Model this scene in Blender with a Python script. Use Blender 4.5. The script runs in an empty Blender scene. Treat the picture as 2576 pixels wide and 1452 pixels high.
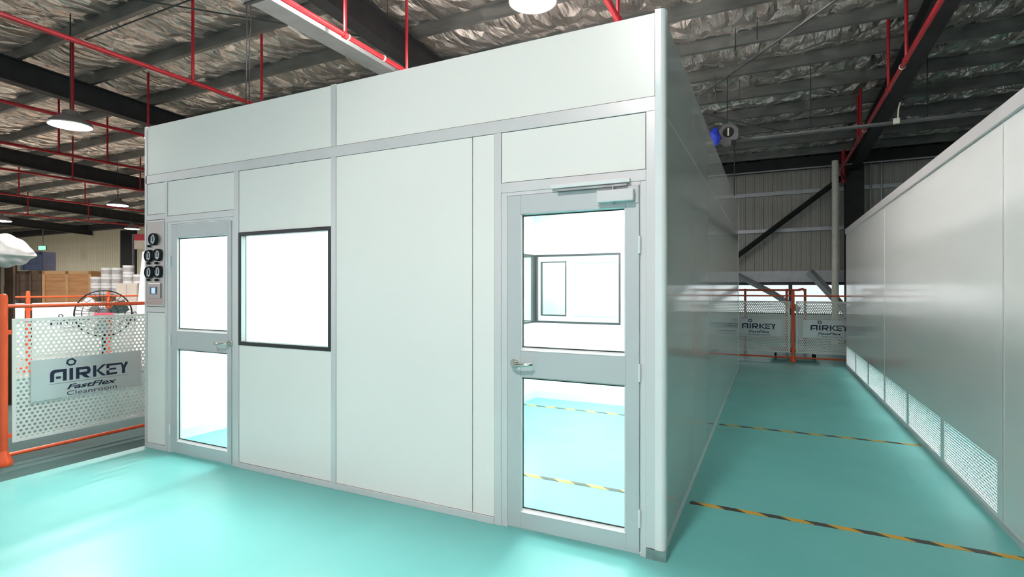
import bpy, bmesh, math, random
import numpy as np
from mathutils import Vector, Matrix
random.seed(7); rng = np.random.default_rng(11)
sc = bpy.context.scene
COL = sc.collection
R = math.radians

# ------------------------------------------------------------------ camera
FPX, CXP, CYP, CAMH, YAW = 1330.0, 1288.0, 726.0, 1.53, R(26.05)
CAM = Vector((0.5465, -3.0298, CAMH))
cd = bpy.data.cameras.new('camera'); cam = bpy.data.objects.new('camera', cd); COL.objects.link(cam)
cd.sensor_width = 36.0; cd.lens = FPX / 2576.0 * 36.0; cd.clip_end = 300
cam.location = CAM; cam.rotation_euler = (R(90), 0, YAW)
sc.camera = cam

# ------------------------------------------------------------------ world, exposure
w = bpy.data.worlds.new('daylight'); sc.world = w; w.use_nodes = True
bg = w.node_tree.nodes['Background']
bg.inputs['Color'].default_value = (0.93, 0.97, 1.0, 1); bg.inputs['Strength'].default_value = 1.08
sc.view_settings.view_transform = 'Standard'; sc.view_settings.look = 'None'
sc.cycles.transparent_max_bounces = 32
sc.view_settings.exposure = 0.0; sc.view_settings.gamma = 1.0; sc.view_settings.use_curve_mapping = False

LAMP_L = 365.0        # radiance of the high bay diffusers
LED_L = 33.0          # radiance of the cleanroom light panels

# ------------------------------------------------------------------ helpers
FW = Vector((-math.sin(YAW), math.cos(YAW), 0)); RT = Vector((math.cos(YAW), math.sin(YAW), 0))
def at(x, y, t):
    "point at distance t (metres along the view axis) measured at photo position x, y"
    return CAM + FW * t + RT * ((x - CXP) / FPX * t) + Vector((0, 0, (CYP + 1 - y) / FPX * t))

def mat(name, col, rough=0.5, metal=0.0, var=0.06, scale=6.0, bump=0.0, bscale=60.0, emit=None, spec=None, coat=0.0, stretch=None):
    m = bpy.data.materials.new(name); m.use_nodes = True
    nt = m.node_tree; b = nt.nodes['Principled BSDF']
    b.inputs['Roughness'].default_value = rough; b.inputs['Metallic'].default_value = metal
    if spec is not None: b.inputs['Specular IOR Level'].default_value = spec
    if coat: b.inputs['Coat Weight'].default_value = coat; b.inputs['Coat Roughness'].default_value = 0.06
    tc = nt.nodes.new('ShaderNodeTexCoord'); vec = tc.outputs['Object']
    if stretch:
        mp = nt.nodes.new('ShaderNodeMapping'); mp.inputs['Scale'].default_value = stretch
        nt.links.new(vec, mp.inputs['Vector']); vec = mp.outputs['Vector']
    n = nt.nodes.new('ShaderNodeTexNoise'); n.inputs['Scale'].default_value = scale; n.inputs['Detail'].default_value = 3
    nt.links.new(vec, n.inputs['Vector'])
    r = nt.nodes.new('ShaderNodeValToRGB')
    lo = [max(0, c * (1 - var)) for c in col]; hi = [min(1, c * (1 + var)) for c in col]
    r.color_ramp.elements[0].color = (*lo, 1); r.color_ramp.elements[1].color = (*hi, 1)
    r.color_ramp.elements[0].position = 0.3; r.color_ramp.elements[1].position = 0.7
    nt.links.new(n.outputs['Fac'], r.inputs['Fac']); nt.links.new(r.outputs['Color'], b.inputs['Base Color'])
    if bump:
        n2 = nt.nodes.new('ShaderNodeTexNoise'); n2.inputs['Scale'].default_value = bscale; n2.inputs['Detail'].default_value = 4
        nt.links.new(vec, n2.inputs['Vector'])
        bp = nt.nodes.new('ShaderNodeBump'); bp.inputs['Strength'].default_value = bump; bp.inputs['Distance'].default_value = 0.01
        nt.links.new(n2.outputs['Fac'], bp.inputs['Height']); nt.links.new(bp.outputs['Normal'], b.inputs['Normal'])
    if emit:
        b.inputs['Emission Color'].default_value = (*emit[0], 1); b.inputs['Emission Strength'].default_value = emit[1]
    return m

def glass(name, tint=(0.96, 0.99, 0.98), ior=1.45):
    m = bpy.data.materials.new(name); m.use_nodes = True; nt = m.node_tree; nt.nodes.clear()
    o = nt.nodes.new('ShaderNodeOutputMaterial'); mx = nt.nodes.new('ShaderNodeMixShader')
    t = nt.nodes.new('ShaderNodeBsdfTransparent'); t.inputs['Color'].default_value = (*tint, 1)
    g = nt.nodes.new('ShaderNodeBsdfGlossy'); g.inputs['Roughness'].default_value = 0.02
    fr = nt.nodes.new('ShaderNodeFresnel'); fr.inputs['IOR'].default_value = ior
    ge = nt.nodes.new('ShaderNodeNewGeometry'); mu = nt.nodes.new('ShaderNodeMath'); mu.operation = 'SUBTRACT'; mu.use_clamp = True
    nt.links.new(fr.outputs[0], mu.inputs[0]); nt.links.new(ge.outputs['Backfacing'], mu.inputs[1])
    nt.links.new(mu.outputs[0], mx.inputs[0]); nt.links.new(t.outputs[0], mx.inputs[1]); nt.links.new(g.outputs[0], mx.inputs[2])
    nt.links.new(mx.outputs[0], o.inputs[0]); return m

def hazard(name):
    m = bpy.data.materials.new(name); m.use_nodes = True; nt = m.node_tree; b = nt.nodes['Principled BSDF']
    tc = nt.nodes.new('ShaderNodeTexCoord'); wv = nt.nodes.new('ShaderNodeMapping')
    wv.inputs['Rotation'].default_value = (0, 0, R(-52))
    wave = nt.nodes.new('ShaderNodeTexWave'); wave.wave_type = 'BANDS'; wave.bands_direction = 'X'
    wave.inputs['Scale'].default_value = 1.9; wave.inputs['Distortion'].default_value = 0.25
    nt.links.new(tc.outputs['Object'], wv.inputs['Vector']); nt.links.new(wv.outputs['Vector'], wave.inputs['Vector'])
    r = nt.nodes.new('ShaderNodeValToRGB'); r.color_ramp.interpolation = 'CONSTANT'
    r.color_ramp.elements[0].color = (0.05, 0.045, 0.04, 1); r.color_ramp.elements[1].color = (0.62, 0.36, 0.05, 1); r.color_ramp.elements[1].position = 0.5
    nt.links.new(wave.outputs['Fac'], r.inputs['Fac']); nt.links.new(r.outputs['Color'], b.inputs['Base Color'])
    b.inputs['Roughness'].default_value = 0.5; return m

M = {}
M['panel'] = mat('coated_panel', (0.88, 0.832, 0.815), 0.33, var=0.015, scale=1.2)
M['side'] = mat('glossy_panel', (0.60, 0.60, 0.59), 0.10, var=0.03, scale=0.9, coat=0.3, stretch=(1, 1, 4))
M['sidew'] = mat('glossy_white_panel', (0.86, 0.86, 0.85), 0.17, var=0.02, scale=0.9, coat=0.3, stretch=(1, 1, 4))
M['alu'] = mat('anodised_aluminium', (0.72, 0.69, 0.70), 0.32, 0.25, var=0.03, scale=3, stretch=(1, 1, 0.2))
M['alud'] = mat('door_aluminium', (0.58, 0.58, 0.60), 0.35, 0.25, var=0.03, scale=3)
M['post'] = mat('white_post', (0.80, 0.80, 0.81), 0.2, 0.0, var=0.02)
M['steel'] = mat('brushed_steel', (0.42, 0.43, 0.42), 0.3, 0.9, var=0.15, scale=20)
M['chrome'] = mat('satin_chrome', (0.62, 0.60, 0.55), 0.22, 1.0, var=0.05)
M['plate'] = mat('brushed_plate', (0.50, 0.46, 0.44), 0.35, 0.8, var=0.08, scale=30, stretch=(20, 1, 1))
M['rubber'] = mat('black_gasket', (0.02, 0.02, 0.022), 0.6)
M['dark'] = mat('dark_window_frame', (0.030, 0.030, 0.034), 0.35)
M['white'] = mat('cleanroom_white', (0.88, 0.89, 0.89), 0.45, var=0.01)
M['skirt'] = mat('inner_skirting', (0.70, 0.74, 0.75), 0.4, var=0.02)
M['glass'] = glass('door_glass')
M['led'] = mat('led_diffuser', (0.95, 0.95, 0.95), 0.5, emit=((1.0, 0.995, 0.98), LED_L))
M['led2'] = mat('led_diffuser_dim', (0.95, 0.95, 0.95), 0.5, emit=((1.0, 0.995, 0.98), 8.0))
M['lamp'] = mat('lamp_diffuser', (0.95, 0.95, 0.95), 0.5, emit=((1.0, 0.97, 0.93), LAMP_L))
M['house'] = mat('lamp_housing', (0.16, 0.15, 0.15), 0.4, 0.3)
M['orange'] = mat('orange_paint', (0.80, 0.105, 0.030), 0.35, var=0.08)
M['red'] = mat('red_pipe_paint', (0.36, 0.010, 0.020), 0.35, var=0.10)
M['perf'] = mat('perforated_white_sheet', (0.74, 0.77, 0.74), 0.4, var=0.03)
M['grille'] = mat('grille_steel', (0.55, 0.57, 0.58), 0.4, 0.4, var=0.05)
M['sign'] = mat('sign_silver', (0.60, 0.64, 0.65), 0.38, 0.3, var=0.05, scale=2)
M['ink'] = mat('navy_print', (0.012, 0.018, 0.055), 0.5)
M['inkg'] = mat('grey_print', (0.10, 0.12, 0.14), 0.5)
M['black'] = mat('black_plastic', (0.015, 0.015, 0.017), 0.55, spec=0.25)
M['beam'] = mat('charcoal_steel', (0.035, 0.036, 0.038), 0.6, spec=0.25, var=0.2, scale=3)
M['purlin'] = mat('galvanised_purlin', (0.15, 0.16, 0.155), 0.42, 0.5, var=0.3, scale=5, stretch=(0.3, 1, 1))
M['tray'] = mat('zinc_tray', (0.62, 0.68, 0.69), 0.3, 0.8, var=0.12, scale=4)
def foil_mat():
    m = bpy.data.materials.new('crinkled_foil'); m.use_nodes = True; nt = m.node_tree; b = nt.nodes['Principled BSDF']
    L = nt.links.new; N = nt.nodes.new
    tc = N('ShaderNodeTexCoord')
    def mapped(scale, rot):
        a = N('ShaderNodeMapping'); a.inputs['Scale'].default_value = scale; a.inputs['Rotation'].default_value = (0, 0, R(rot)); L(tc.outputs['Object'], a.inputs['Vector']); return a.outputs['Vector']
    v = N('ShaderNodeTexVoronoi'); v.feature = 'DISTANCE_TO_EDGE'; v.inputs['Scale'].default_value = 1.0; L(mapped((2.6, 1.5, 1), 30), v.inputs['Vector'])
    n = N('ShaderNodeTexNoise'); n.inputs['Scale'].default_value = 1.0; n.inputs['Detail'].default_value = 3.5; n.inputs['Distortion'].default_value = 0.5; L(mapped((4.6, 1.3, 1), 22), n.inputs['Vector'])
    n2 = N('ShaderNodeTexNoise'); n2.inputs['Scale'].default_value = 0.35; n2.inputs['Detail'].default_value = 3; L(tc.outputs['Object'], n2.inputs['Vector'])
    ad = N('ShaderNodeMath'); ad.operation = 'MULTIPLY_ADD'; ad.inputs[1].default_value = 1.6; L(v.outputs['Distance'], ad.inputs[0]); L(n.outputs['Fac'], ad.inputs[2])
    bp = N('ShaderNodeBump'); bp.inputs['Strength'].default_value = 1.0; bp.inputs['Distance'].default_value = 0.17; L(ad.outputs[0], bp.inputs['Height']); L(bp.outputs['Normal'], b.inputs['Normal'])
    r = N('ShaderNodeValToRGB'); r.color_ramp.elements[0].color = (0.60, 0.56, 0.51, 1); r.color_ramp.elements[1].color = (0.99, 0.93, 0.86, 1); r.color_ramp.elements[0].position = .35; r.color_ramp.elements[1].position = .65
    L(n2.outputs['Fac'], r.inputs['Fac']); L(r.outputs['Color'], b.inputs['Base Color'])
    b.inputs['Metallic'].default_value = 0.7; b.inputs['Roughness'].default_value = 0.22
    return m
M['foil'] = foil_mat()
M['clad'] = mat('wall_cladding', (0.46, 0.45, 0.41), 0.5, var=0.06, scale=2)
M['cladw'] = mat('cream_cladding', (0.60, 0.57, 0.43), 0.5, var=0.05, scale=2)
M['girt'] = mat('pale_girt', (0.50, 0.52, 0.54), 0.4, 0.3, var=0.08)
M['pipew'] = mat('white_downpipe', (0.90, 0.89, 0.80), 0.4)
M['wood'] = mat('pale_plywood', (0.66, 0.33, 0.14), 0.6, var=0.16, scale=4, stretch=(0.6, 0.6, 7))
M['wood2'] = mat('crate_batten', (0.74, 0.44, 0.20), 0.6, var=0.1, scale=5)
M['brown'] = mat('brown_crate', (0.15, 0.095, 0.06), 0.7, var=0.2, scale=4)
M['card'] = mat('cardboard', (0.10, 0.06, 0.045), 0.8, var=0.15, scale=3)
M['navy'] = mat('navy_crate', (0.05, 0.075, 0.15), 0.5, var=0.15)
M['film'] = mat('white_film', (0.88, 0.86, 0.85), 0.35, var=0.05)
M['can'] = mat('white_drum', (0.80, 0.80, 0.80), 0.35, var=0.05)
M['canl'] = mat('drum_label', (0.45, 0.42, 0.42), 0.5, var=0.2, scale=15)
M['beige'] = mat('beige_cabinet', (0.60, 0.53, 0.46), 0.5)
M['blue'] = mat('blue_cloth', (0.02, 0.05, 0.50), 0.6, var=0.2)
M['greyp'] = mat('grey_casing', (0.13, 0.13, 0.14), 0.4)
M['green'] = mat('green_exit_light', (0.1, 0.8, 0.2), 0.5, emit=((0.1, 1.0, 0.2), 4.0))
M['screen'] = mat('lit_screen', (0.35, 0.5, 0.8), 0.3, emit=((0.45, 0.66, 1.0), 0.7))
M['dial'] = mat('gauge_dial', (0.35, 0.36, 0.37), 0.15, 0.5, var=0.2)
M['redsign'] = mat('crimson_board', (0.50, 0.03, 0.06), 0.5)
M['cream'] = mat('cream_board', (0.70, 0.64, 0.52), 0.5)
M['tape'] = hazard('hazard_tape')
M['cement'] = mat('roof_dark', (0.10, 0.10, 0.10), 0.8)

def floor_mat():
    m = bpy.data.materials.new('teal_epoxy'); m.use_nodes = True; nt = m.node_tree; b = nt.nodes['Principled BSDF']
    tc = nt.nodes.new('ShaderNodeTexCoord')
    n = nt.nodes.new('ShaderNodeTexNoise'); n.inputs['Scale'].default_value = 0.7; n.inputs['Detail'].default_value = 5
    nt.links.new(tc.outputs['Object'], n.inputs['Vector'])
    r = nt.nodes.new('ShaderNodeValToRGB'); r.color_ramp.elements[0].color = (0.135, 0.455, 0.435, 1); r.color_ramp.elements[1].color = (0.165, 0.515, 0.495, 1)
    r.color_ramp.elements[0].position = 0.35; r.color_ramp.elements[1].position = 0.65
    nt.links.new(n.outputs['Fac'], r.inputs['Fac']); nt.links.new(r.outputs['Color'], b.inputs['Base Color'])
    n2 = nt.nodes.new('ShaderNodeTexNoise'); n2.inputs['Scale'].default_value = 2.5; n2.inputs['Detail'].default_value = 4
    nt.links.new(tc.outputs['Object'], n2.inputs['Vector'])
    rr = nt.nodes.new('ShaderNodeMapRange'); rr.inputs['To Min'].default_value = 0.30; rr.inputs['To Max'].default_value = 0.46
    nt.links.new(n2.outputs['Fac'], rr.inputs['Value']); nt.links.new(rr.outputs['Result'], b.inputs['Roughness'])
    n3 = nt.nodes.new('ShaderNodeTexNoise'); n3.inputs['Scale'].default_value = 12; n3.inputs['Detail'].default_value = 3
    nt.links.new(tc.outputs['Object'], n3.inputs['Vector'])
    bp = nt.nodes.new('ShaderNodeBump'); bp.inputs['Strength'].default_value = 0.05; bp.inputs['Distance'].default_value = 0.005
    nt.links.new(n3.outputs['Fac'], bp.inputs['Height']); nt.links.new(bp.outputs['Normal'], b.inputs['Normal'])
    return m
M['floor'] = floor_mat()
M['conc_bounce'] = mat('warm_bounce_concrete', (0.44, 0.40, 0.35), 0.6, var=0.1, scale=1.5)  # warm tone added so the bounced light turns the roof foil beige
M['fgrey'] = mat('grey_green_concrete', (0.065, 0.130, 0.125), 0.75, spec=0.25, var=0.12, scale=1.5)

def link(name, me, parent=None, loc=None):
    o = bpy.data.objects.new(name, me); COL.objects.link(o)
    if parent is not None: o.parent = parent
    if loc is not None: o.location = loc
    return o

def tag(o, label=None, cat=None, group=None, kind=None):
    if label: o['label'] = label
    if cat: o['category'] = cat
    if group: o['group'] = group
    if kind: o['kind'] = kind
    return o

def empty(name, loc, label=None, cat=None, group=None, rz=0, kind=None):
    o = bpy.data.objects.new(name, None); COL.objects.link(o); o.location = loc; o.rotation_euler = (0, 0, rz)
    o.empty_display_size = 0.1
    return tag(o, label, cat, group, kind)

def wloc(p):
    v = Vector((0, 0, 0))
    while p is not None:
        v = v + p.location; p = p.parent
    return v

class MB:
    "collects faces; build() links them as ONE mesh object (world coordinates, moved under its parent)"
    def __init__(s): s.v = []; s.f = []
    def add(s, vs, fs):
        k = len(s.v); s.v += [tuple(p) for p in vs]; s.f += [tuple(i + k for i in f) for f in fs]; return s
    def box(s, x0, x1, y0, y1, z0, z1):
        vs = [(x, y, z) for z in (z0, z1) for y in (y0, y1) for x in (x0, x1)]
        return s.add(vs, [(0, 2, 3, 1), (4, 5, 7, 6), (0, 1, 5, 4), (2, 6, 7, 3), (0, 4, 6, 2), (1, 3, 7, 5)])
    def prism(s, poly, a, b, fn):
        "poly 2D -> fn(u, v, w) 3D, extruded w from a to b"
        n = len(poly); vs = [fn(u, v, a) for u, v in poly] + [fn(u, v, b) for u, v in poly]
        fs = [tuple(range(n - 1, -1, -1)), tuple(range(n, 2 * n))] + [(i, (i + 1) % n, n + (i + 1) % n, n + i) for i in range(n)]
        return s.add(vs, fs)
    def tube(s, path, r, n=10, caps=True):
        path = [Vector(p) for p in path]; rings = []
        rr = r if isinstance(r, (list, tuple)) else [r] * len(path)
        up = None
        for i, p in enumerate(path):
            d = (path[min(i + 1, len(path) - 1)] - path[max(i - 1, 0)]).normalized()
            if up is None:
                ref = Vector((0, 0, 1)) if abs(d.z) < 0.9 else Vector((1, 0, 0))
                up = (ref - d * ref.dot(d)).normalized()
            else: up = (up - d * up.dot(d)).normalized()
            sd = d.cross(up)
            rings.append([p + (up * math.cos(2 * math.pi * k / n) + sd * math.sin(2 * math.pi * k / n)) * rr[i] for k in range(n)])
        vs = [q for ring in rings for q in ring]; fs = []
        for i in range(len(rings) - 1):
            for k in range(n):
                fs.append((i * n + k, i * n + (k + 1) % n, (i + 1) * n + (k + 1) % n, (i + 1) * n + k))
        if caps: fs += [tuple(range(n - 1, -1, -1)), tuple(range((len(rings) - 1) * n, len(rings) * n))]
        return s.add(vs, fs)
    def lathe(s, prof, c, axis='z', n=24, caps=True):
        c = Vector(c); vs = []; m = len(prof)
        for k in range(n):
            a = 2 * math.pi * k / n
            for r, h in prof:
                u, v = r * math.cos(a), r * math.sin(a)
                vs.append(c + (Vector((u, v, h)) if axis == 'z' else Vector((u, h, v)) if axis == 'y' else Vector((h, u, v))))
        fs = [(k * m + i, ((k + 1) % n) * m + i, ((k + 1) % n) * m + i + 1, k * m + i + 1) for k in range(n) for i in range(m - 1)]
        if caps: fs += [tuple(k * m for k in range(n))[::-1], tuple(k * m + m - 1 for k in range(n))]
        return s.add(vs, fs)
    def mesh(s, name, m, off=Vector((0, 0, 0)), smooth=False):
        me = bpy.data.meshes.new(name); me.from_pydata([tuple(Vector(p) - off) for p in s.v], [], s.f)
        bm = bmesh.new(); bm.from_mesh(me); bmesh.ops.recalc_face_normals(bm, faces=bm.faces); bm.to_mesh(me); bm.free()
        if smooth: me.shade_smooth(); me.set_sharp_from_angle(angle=R(40))
        me.materials.append(m); return me
    def build(s, name, m, parent=None, smooth=False, bevel=0, local=False):
        off = Vector((0, 0, 0)) if (parent is None or local) else wloc(parent)
        o = link(name, s.mesh(name, m, off, smooth), parent)
        if bevel:
            b = o.modifiers.new('bevel', 'BEVEL'); b.width = bevel; b.segments = 2; b.limit_method = 'ANGLE'; b.angle_limit = R(50)
        return o

def box(name, m, parent, *b, bevel=0, **kw): return MB().box(*b).build(name, m, parent, bevel=bevel, **kw)

# ================================================================== THE HALL (structure)
XL, XR, YB, YF = -48.0, 10.5, 14.7, -15.0
def roof_z(y): return 5.40 + 0.05 * (14.7 - y)

fl = MB().box(-4.92, XR, YF, YB + .2, -0.12, 0.0).build('floor', M['floor']); tag(fl, 'glossy teal epoxy floor around the booth and aisle', 'floor', kind='structure')
fc_ = MB().box(XL, -10.9, YF, YB + .2, -0.12, -0.001).build('floor', M['conc_bounce']); tag(fc_, 'concrete floor of the storage hall, warm tone added to bounce light onto the roof', 'floor', kind='structure')
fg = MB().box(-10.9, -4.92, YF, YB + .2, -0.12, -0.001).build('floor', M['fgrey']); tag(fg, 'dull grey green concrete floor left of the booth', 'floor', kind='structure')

ceil = tag(MB().add([(XL, YF, roof_z(YF) + .12), (XR, YF, roof_z(YF) + .12), (XR, YB + .3, roof_z(YB) + .12), (XL, YB + .3, roof_z(YB) + .12),
    (XL, YF, roof_z(YF) + .2), (XR, YF, roof_z(YF) + .2), (XR, YB + .3, roof_z(YB) + .2), (XL, YB + .3, roof_z(YB) + .2)],
    [(0, 3, 2, 1), (4, 5, 6, 7), (0, 1, 5, 4), (1, 2, 6, 5), (2, 3, 7, 6), (3, 0, 4, 7)]).build('ceiling', M['cement']),
    'sloping foil lined roof on dark rafters and purlins', 'roof', kind='structure')

PUR = [5.42 + 1.2 * k for k in range(-17, 8)]
def smooth_noise(nx, ny, gx, gy):
    g = rng.random((gy + 2, gx + 2)); xs = np.linspace(0, gx, nx); ys = np.linspace(0, gy, ny)
    xi = xs.astype(int); yi = ys.astype(int); fx = xs - xi; fy = ys - yi
    fx = fx * fx * (3 - 2 * fx); fy = fy * fy * (3 - 2 * fy)
    a = g[np.ix_(yi, xi)]; b = g[np.ix_(yi, xi + 1)]; c = g[np.ix_(yi + 1, xi)]; d = g[np.ix_(yi + 1, xi + 1)]
    return (a * (1 - fx) + b * fx) * (1 - fy)[:, None] + (c * (1 - fx) + d * fx) * fy[:, None]

def foil_sheet(y0, y1):
    x0, x1 = XL + .1, XR - .1
    nx, ny = 980, 19
    X = np.linspace(x0, x1, nx); T = np.linspace(0, 1, ny); Y = y0 + (y1 - y0) * T
    big = smooth_noise(nx, ny, 80, 2); mid = smooth_noise(nx, ny, 230, 3); fine = smooth_noise(nx, ny, 620, 7)
    # creases running across the bay, skewed
    sk = X[None, :] + 0.55 * Y[:, None]
    crease = np.abs(((sk + 0.35 * big) / 0.32) % 1.0 - 0.5) * 2
    sag = -0.075 * np.sin(np.pi * T)[:, None] * (0.6 + 0.8 * big)
    z = sag - 0.030 * (np.abs(mid - 0.5) * 2) - 0.016 * fine - 0.022 * crease ** 3 * np.sin(np.pi * T)[:, None]
    Z = np.array([roof_z(y) for y in Y])[:, None] + z + 0.05
    V = np.empty((ny, nx, 3)); V[..., 0] = X[None, :]; V[..., 1] = Y[:, None]; V[..., 2] = Z
    i = np.arange(ny - 1)[:, None] * nx + np.arange(nx - 1)[None, :]
    F = np.stack([i, i + nx, i + nx + 1, i + 1], -1).reshape(-1, 4)
    me = bpy.data.meshes.new('foil_sheet'); me.vertices.add(nx * ny); me.vertices.foreach_set('co', V.ravel())
    me.loops.add(F.size); me.loops.foreach_set('vertex_index', F.ravel().astype(np.int32))
    me.polygons.add(len(F)); me.polygons.foreach_set('loop_start', np.arange(0, F.size, 4, dtype=np.int32))
    me.update(calc_edges=True); me.shade_smooth(); me.materials.append(M['foil'])
    return link('foil_sheet', me, ceil)
for k in range(len(PUR) - 1):
    if PUR[k + 1] > -5: foil_sheet(PUR[k], PUR[k + 1])
foil_sheet(PUR[-1], YB + .2)
for y in PUR:                                                     # cold formed Z purlins
    if y < -6: continue
    z = roof_z(y) + 0.03; d = 0.21
    prof = [(-.075, 0), (.004, 0), (.004, -d + .004), (.075, -d + .004), (.075, -d + .03), (.079, -d + .03), (.079, -d), (0, -d), (0, -.004), (-.075, -.004)]
    MB().prism(prof, XL + .05, XR - .05, lambda u, v, a: (a, y + u, z + v)).build('purlin', M['purlin'], ceil)
RAF = [2.62, -4.9, -12.3, -20.0, -28.3, -36.5]
for x in RAF:                                                     # dark I section rafters
    m = MB()
    def seg(x0, x1, za, zb):
        ys = (YF + .1, YB - .05)
        vs = []
        for y in ys:
            b = roof_z(y) - .19
            vs += [(x0, y, b + za), (x1, y, b + za), (x1, y, b + zb), (x0, y, b + zb)]
        m.add(vs, [(0, 1, 2, 3), (7, 6, 5, 4), (0, 4, 5, 1), (1, 5, 6, 2), (2, 6, 7, 3), (3, 7, 4, 0)])
    seg(x - .12, x + .12, -.45, -.43); seg(x - .012, x + .012, -.43, -.02); seg(x - .12, x + .12, -.02, 0)
    m.build('rafter', M['beam'], ceil)
# thin diagonal roof bracing rods
def rod(p, q, r=.012, name='bracing_rod', mt='beam'): return MB().tube([p, q], r, 6).build(name, M[mt], ceil)
rod(at(1757, 245, 6.4), at(2105, 0, 6.2)); rod(at(345, 0, 7.0), at(905, 92, 8.6)); rod(at(215, 101, 8.5), at(480, 0, 7.6))
rod(at(1755, 285, 9.5), at(1980, 335, 9.5))
for x in (1850, 1905, 1800, 1860):
    p = onp = at(x, {1850: 130, 1905: 100, 1800: 250, 1860: 260}[x], 8.2); rod(p, p + Vector((0, 0, .35)), .008)

# far wall: corrugated cladding panels, girts, windows, column, brace
wb = tag(box('wall_back', M['cement'], None, XL, XR, YB + .10, YB + .22, 1.72, 5.9), 'corrugated metal wall at the far end of the hall', 'wall', kind='structure')
box('plinth', M['girt'], wb, XL, XR, YB, YB + .2, 0, .75)
pw = .25
prof = [(0, 0), (.05, 0), (.065, -.03), (.10, -.03), (.115, 0), (.235, 0), (.2375, .012), (.2475, .012), (.25, 0)]
def clad_mesh(mt, z0, z1):
    b = MB(); vs = [(u, v, z0) for u, v in prof] + [(u, v, z1) for u, v in prof]; n = len(prof)
    b.add(vs, [(i, i + 1, n + i + 1, n + i) for i in range(n - 1)]); return b.mesh('cladding_panel', mt)
cm_g, cm_c = clad_mesh(M['clad'], 1.72, 5.6), clad_mesh(M['cladw'], 1.72, 5.6)
xx = -46.0
while xx < 8.0:
    link('cladding_panel', cm_c if xx < -12 else cm_g, wb, (xx, YB, 0)); xx += pw
for z0, z1 in ((4.31, 4.42), (3.21, 3.31)):
    box('girt', M['girt'], wb, -12, XR, YB - .12, YB - .02, z0, z1)
box('eave_beam', M['beam'], wb, XL, XR, YB - .35, YB, 5.02, 5.32)
box('sill_beam', M['girt'], wb, -6, XR, YB - .16, YB + .02, 1.72, 2.06, bevel=.01)
for k in range(7):                                                # ribbon window, daylight outside
    x0 = -5.4 + k * 1.62; wn = MB()
    for a in ((x0, x0 + 1.62, 1.63, 1.72), (x0, x0 + 1.62, .75, .80), (x0, x0 + .05, .80, 1.63), (x0 + 1.57, x0 + 1.62, .80, 1.63)):
        wn.box(a[0], a[1], YB, YB + .08, a[2], a[3])
    wo = wn.build('window_frame', M['dark'], wb); box('pane', M['glass'], wo, x0 + .05, x0 + 1.57, YB + .03, YB + .04, .80, 1.63)
box('infill', M['cement'], wb, XL, -5.4, YB + .02, YB + .15, .75, 1.72); box('infill', M['cement'], wb, 5.94, XR, YB + .02, YB + .15, .75, 1.72)
col = MB().box(2.42, 2.86, YB - .46, YB - .44, 0, 5.0).box(2.42, 2.86, YB - .20, YB - .18, 0, 5.0).box(2.63, 2.65, YB - .44, YB - .20, 0, 5.0)
col.build('column', M['beam'], wb)
MB().tube([(2.5, YB - .5, 4.75), (-.35, YB - .5, 2.5), (-1.6, YB - .5, 1.5)], .075, 4).build('diagonal_brace', M['beam'], wb)
MB().tube([(-.55, YB - .42, 2.05), (.62, YB - .42, 1.38), (1.3, YB - .42, .9)], .085, 4).build('diagonal_brace', M['girt'], wb)
MB().tube([(1.55, YB - .42, 2.02), (2.25, YB - .42, 1.15), (2.5, YB - .42, .8)], .11, 4).build('diagonal_brace', M['girt'], wb)
MB().tube([(2.15, YB - .75, 0), (2.15, YB - .75, 5.05)], .085, 14).build('downpipe', M['pipew'], wb, smooth=True)
for x in (3.05, 3.3): MB().tube([(x, YB - .15, 1.2), (x, YB - .15, 5.0)], .025, 8).build('conduit', M['girt'], wb)
MB().tube([(-6, YB - .5, 4.97), (XR, YB - .5, 4.97)], .022, 6).build('conduit', M['girt'], wb)
box('doorway', M['black'], wb, -33.4, -31.9, YB - .12, YB - .04, 0, 4.9)
wl = tag(box('wall_left', M['cladw'], None, XL - .15, XL, YF, YB + .22, 0, 7.0), 'cream wall closing the left end of the hall', 'wall', kind='structure')
wr = tag(box('wall_right', M['clad'], None, XR, XR + .15, YF, YB + .22, 0, 7.0), 'grey wall closing the right end of the hall', 'wall', kind='structure')

# ================================================================== THE CLEANROOM BOOTH
booth = empty('clean_room', (-2.45, 3.9, 0), 'large white panelled cleanroom booth filling the middle of the hall', 'cleanroom')
H, ZR0, ZR1 = 3.09, 2.535, 2.615
def fpanel(x0, x1, z0, z1, g=.004):
    "facade panel: coated skin, dark gasket behind, white inner lining"
    p = box('panel', M['panel'], booth, x0 + g, x1 - g, .005, .02, z0 + g, z1 - g)
    box('gasket', M['rubber'], p, x0, x1, .02, .028, z0, z1); box('lining', M['white'], p, x0, x1, .028, .05, z0, z1)
    return p
def alu(name, *b, m='alu', bevel=.002): return box(name, M[m], booth, *b, bevel=bevel)
# facade rails and mullions
alu('rail', -4.87, -.037, 0, .055, ZR0, ZR1)
alu('mullion', -2.48, -2.43, -.001, .055, ZR1, H); alu('mullion', -2.48, -2.43, 0, .055, .045, ZR0)
alu('mullion', -3.595, -3.534, 0, .055, 0, ZR0); alu('mullion', -1.064, -1.014, 0, .055, 0, ZR0)
alu('mullion', -.088, -.037, 0, .055, 0.06, ZR0); alu('mullion', -4.565, -4.53, 0, .055, 0, ZR0)
alu('mullion', -4.885, -4.85, 0, .055, 0, H)
alu('rail', -1.014, -.088, 0, .055, 2.145, 2.208); alu('rail', -4.53, -3.595, 0, .055, 2.15, 2.207)
alu('rail', -4.85, -4.565, 0, .055, 2.185, 2.235); alu('rail', -4.85, -4.565, 0, .055, 1.305, 1.355)
alu('base_rail', -3.534, -1.064, -.004, .055, 0, .045); alu('base_rail', -4.85, -4.565, 0, .055, 0, .05)
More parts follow.
